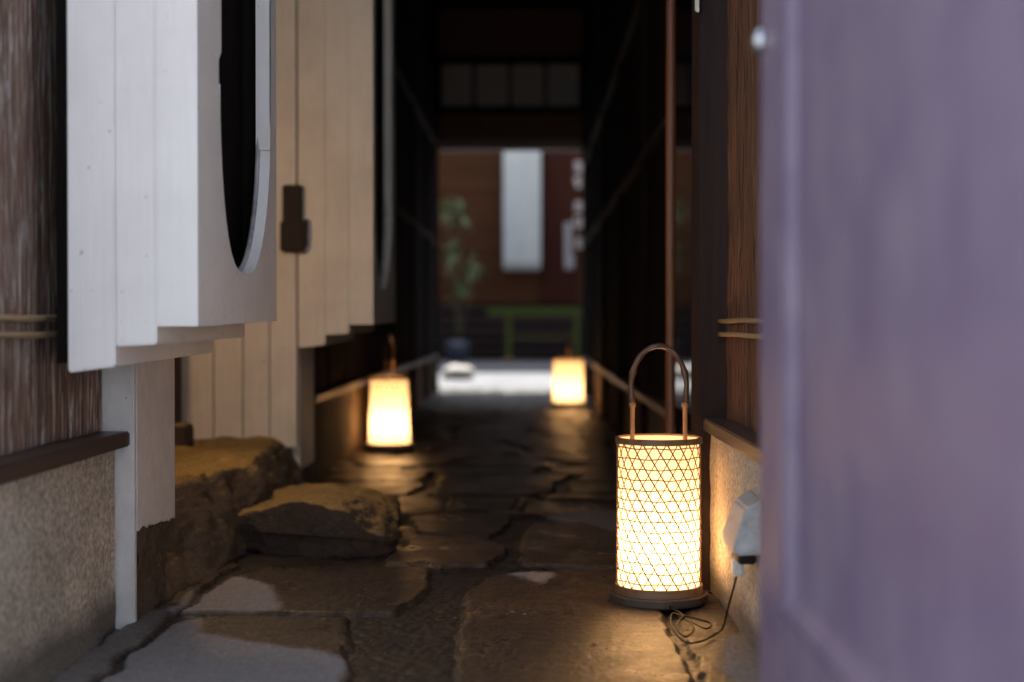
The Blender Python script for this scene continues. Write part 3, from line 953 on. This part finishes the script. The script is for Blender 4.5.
lantern('paper_lantern', 'lit tapered paper lantern glowing against the left alley wall past the cream boards', (-.735, 7.42, .0), .113, .100, .388, .7, 1.35)
lantern('paper_lantern', 'farthest lit paper lantern on the right just before the bright exit', (.305, 11.3, .0), .125, .122, .385, 1.3, 1.5)

# ------------------------------------------------------------------ outlet, plug and cord
ob = empty('power_outlet', (.459, 2.87, .25), 'grey weatherproof outlet box low on the lamplit plaster at the gate edge', 'outlet')
mb = MB(); bm = mb.bm
prof = [(.457, .212), (.410, .209), (.404, .218), (.408, .240), (.430, .302), (.457, .322)]
va = [bm.verts.new((x-.006*(x < .45), 2.79, z)) for x, z in prof]; vb = [bm.verts.new((x-.006*(x < .45), 2.955, z)) for x, z in prof]
bm.faces.new(va); bm.faces.new(vb[::-1])
for i in range(len(prof)): j = (i+1) % len(prof); bm.faces.new((va[i], vb[i], vb[j], va[j]))
bmesh.ops.bevel(bm, geom=bm.edges[:], offset=.005, segments=3, affect='EDGES')
mb.build('cover', mt['grey_plastic'], ob)
mb = MB(); mb.box(.415, .450, 2.83, 2.92, .186, .204, .003); mb.build('socket', mt['metal'], ob)
cd = empty('electric_cable', (.36, 3.08, 0), 'thin black cord looping on the stone from lantern foot to outlet', 'cable')
mb = MB(); mb.box(.412, .434, 2.885, 2.915, .152, .19, .004); mb.build('plug', mt['white_plastic'], cd)
def smooth_pts(P_, n=10):
    P_ = [Vector(p) for p in P_]; out = []
    for i in range(len(P_)-1):
        a = P_[max(i-1, 0)]; b = P_[i]; c_ = P_[i+1]; d = P_[min(i+2, len(P_)-1)]
        for k in range(n):
            t = k/n
            out.append(.5*((2*b)+(c_-a)*t+(2*a-5*b+4*c_-d)*t*t+(3*b-a-3*c_+d)*t**3))
    out.append(P_[-1]); return out
def g3(px, py, z=.004):
    Y = F*(CH-z)/(py-323.0); return ((px-530)/F*Y, Y, z)
mb = MB()
seq = [(.422, 2.90, .155), (.419, 2.915, .13), (.412, 2.95, .08), (.405, 2.98, .03), g3(716, 634), g3(703, 641), g3(688, 643), g3(676, 634), g3(671, 622, .006), g3(673, 614, .006),
       g3(684, 618, .012), g3(694, 628, .014), g3(686, 637, .010), g3(677, 628, .012), g3(684, 617, .016), g3(700, 620, .012), g3(711, 624, .008), g3(706, 629, .008), g3(692, 622, .010), g3(680, 613, .006), (.325, 3.30, .008), (.32, 3.40, .012)]
mb.tube(smooth_pts(seq), .0023, 6); mb.build('wire', mt['cord'], cd, True)

# ------------------------------------------------------------------ lavender gate leaf close to the camera
gl = empty('gate_leaf', (.29, 1.1, .0), 'close blurred lavender gate door with recessed panel filling the right edge', 'gate')
def gx(x): return x
mb = MB()
X0, X1 = .290, .330
mb.box(X0, X1, 1.635, 1.80, .02, 2.15, .004)
mb.box(X0, X1, .30, .47, .02, 2.15, .004)
mb.box(X0+.0005, X1-.0005, .471, 1.634, .02, .335, .004)
mb.box(X0+.0005, X1-.0005, .471, 1.634, 1.98, 2.15, .004)
mb.build('stile', mt['gate'], gl)
mb = MB(); mb.box(X0+.014, X1-.012, .472, 1.633, .336, 1.979); mb.build('panel', mt['gate'], gl)
mb = MB(); bm = mb.bm
# bevelled moulding round the panel
o4 = [(.475, .339), (1.631, .339), (1.631, 1.976), (.475, 1.976)]; i4 = [(.495, .359), (1.611, .359), (1.611, 1.956), (.495, 1.956)]
A = [bm.verts.new((X0+.001, y, z)) for y, z in o4]; B = [bm.verts.new((X0+.0135, y, z)) for y, z in i4]; C_ = [bm.verts.new((X0+.0135, y, z)) for y, z in o4]
for i in range(4):
    j = (i+1) % 4
    bm.faces.new((A[i], A[j], B[j], B[i])); bm.faces.new((A[i], C_[i], C_[j], A[j])); bm.faces.new((B[i], B[j], C_[j], C_[i]))
mb.build('moulding', mt['gate'], gl)
mb = MB(); mb.lathe((0, 0, 0), [(0, .014), (.008, .0132), (.015, .008), (.0175, 0), (0, 0)], 24)
for v in mb.bm.verts: v.co = Vector((X0-v.co.z, 1.778+v.co.x, 1.018+v.co.y))
mb.build('stud', mt['steel'], gl, True)

# ------------------------------------------------------------------ light
AZ = Vector((-.20, -.98, 0)); EL = R(55)
W = bpy.data.worlds.new('World'); S.world = W; W.use_nodes = True
nt = W.node_tree; nt.nodes.clear()
wo = nt.nodes.new('ShaderNodeOutputWorld'); bg = nt.nodes.new('ShaderNodeBackground'); sk = nt.nodes.new('ShaderNodeTexSky')
sk.sky_type = 'NISHITA'; sk.sun_disc = False; sk.sun_elevation = EL; sk.sun_rotation = math.atan2(-AZ.x, -AZ.y)
bg.inputs[1].default_value = .15
hs = nt.nodes.new('ShaderNodeHueSaturation'); hs.inputs['Saturation'].default_value = .42
nt.links.new(sk.outputs[0], hs.inputs['Color']); nt.links.new(hs.outputs[0], bg.inputs[0]); nt.links.new(bg.outputs[0], wo.inputs[0])
sl = bpy.data.lights.new('sun', 'SUN'); sl.energy = 4.2; sl.angle = R(.5); sl.color = (1, .97, .93)
so = bpy.data.objects.new('sun', sl); link(so); so.location = (4, -4, 8)
so.rotation_euler = Vector((AZ.x*math.cos(EL), AZ.y*math.cos(EL), -math.sin(EL))).to_track_quat('-Z', 'Y').to_euler()

# ------------------------------------------------------------------ camera
cam = bpy.data.cameras.new('camera'); cam.lens = 50; cam.sensor_width = 36; cam.clip_start = .05; cam.clip_end = 1000
co = bpy.data.objects.new('camera', cam); link(co)
co.location = (0, 0, CH); co.rotation_euler = (R(90-.725), 0, R(.725))
cam.dof.use_dof = True; cam.dof.focus_distance = 3.38; cam.dof.aperture_fstop = 1.6
S.camera = co
S.view_settings.view_transform = 'Standard'; S.view_settings.look = 'None'
S.view_settings.exposure = 1.6; S.view_settings.gamma = 1
S.render.engine = 'CYCLES'
S.cycles.use_denoising = True
S.cycles.max_bounces = 8; S.cycles.diffuse_bounces = 5; S.cycles.sample_clamp_indirect = 12
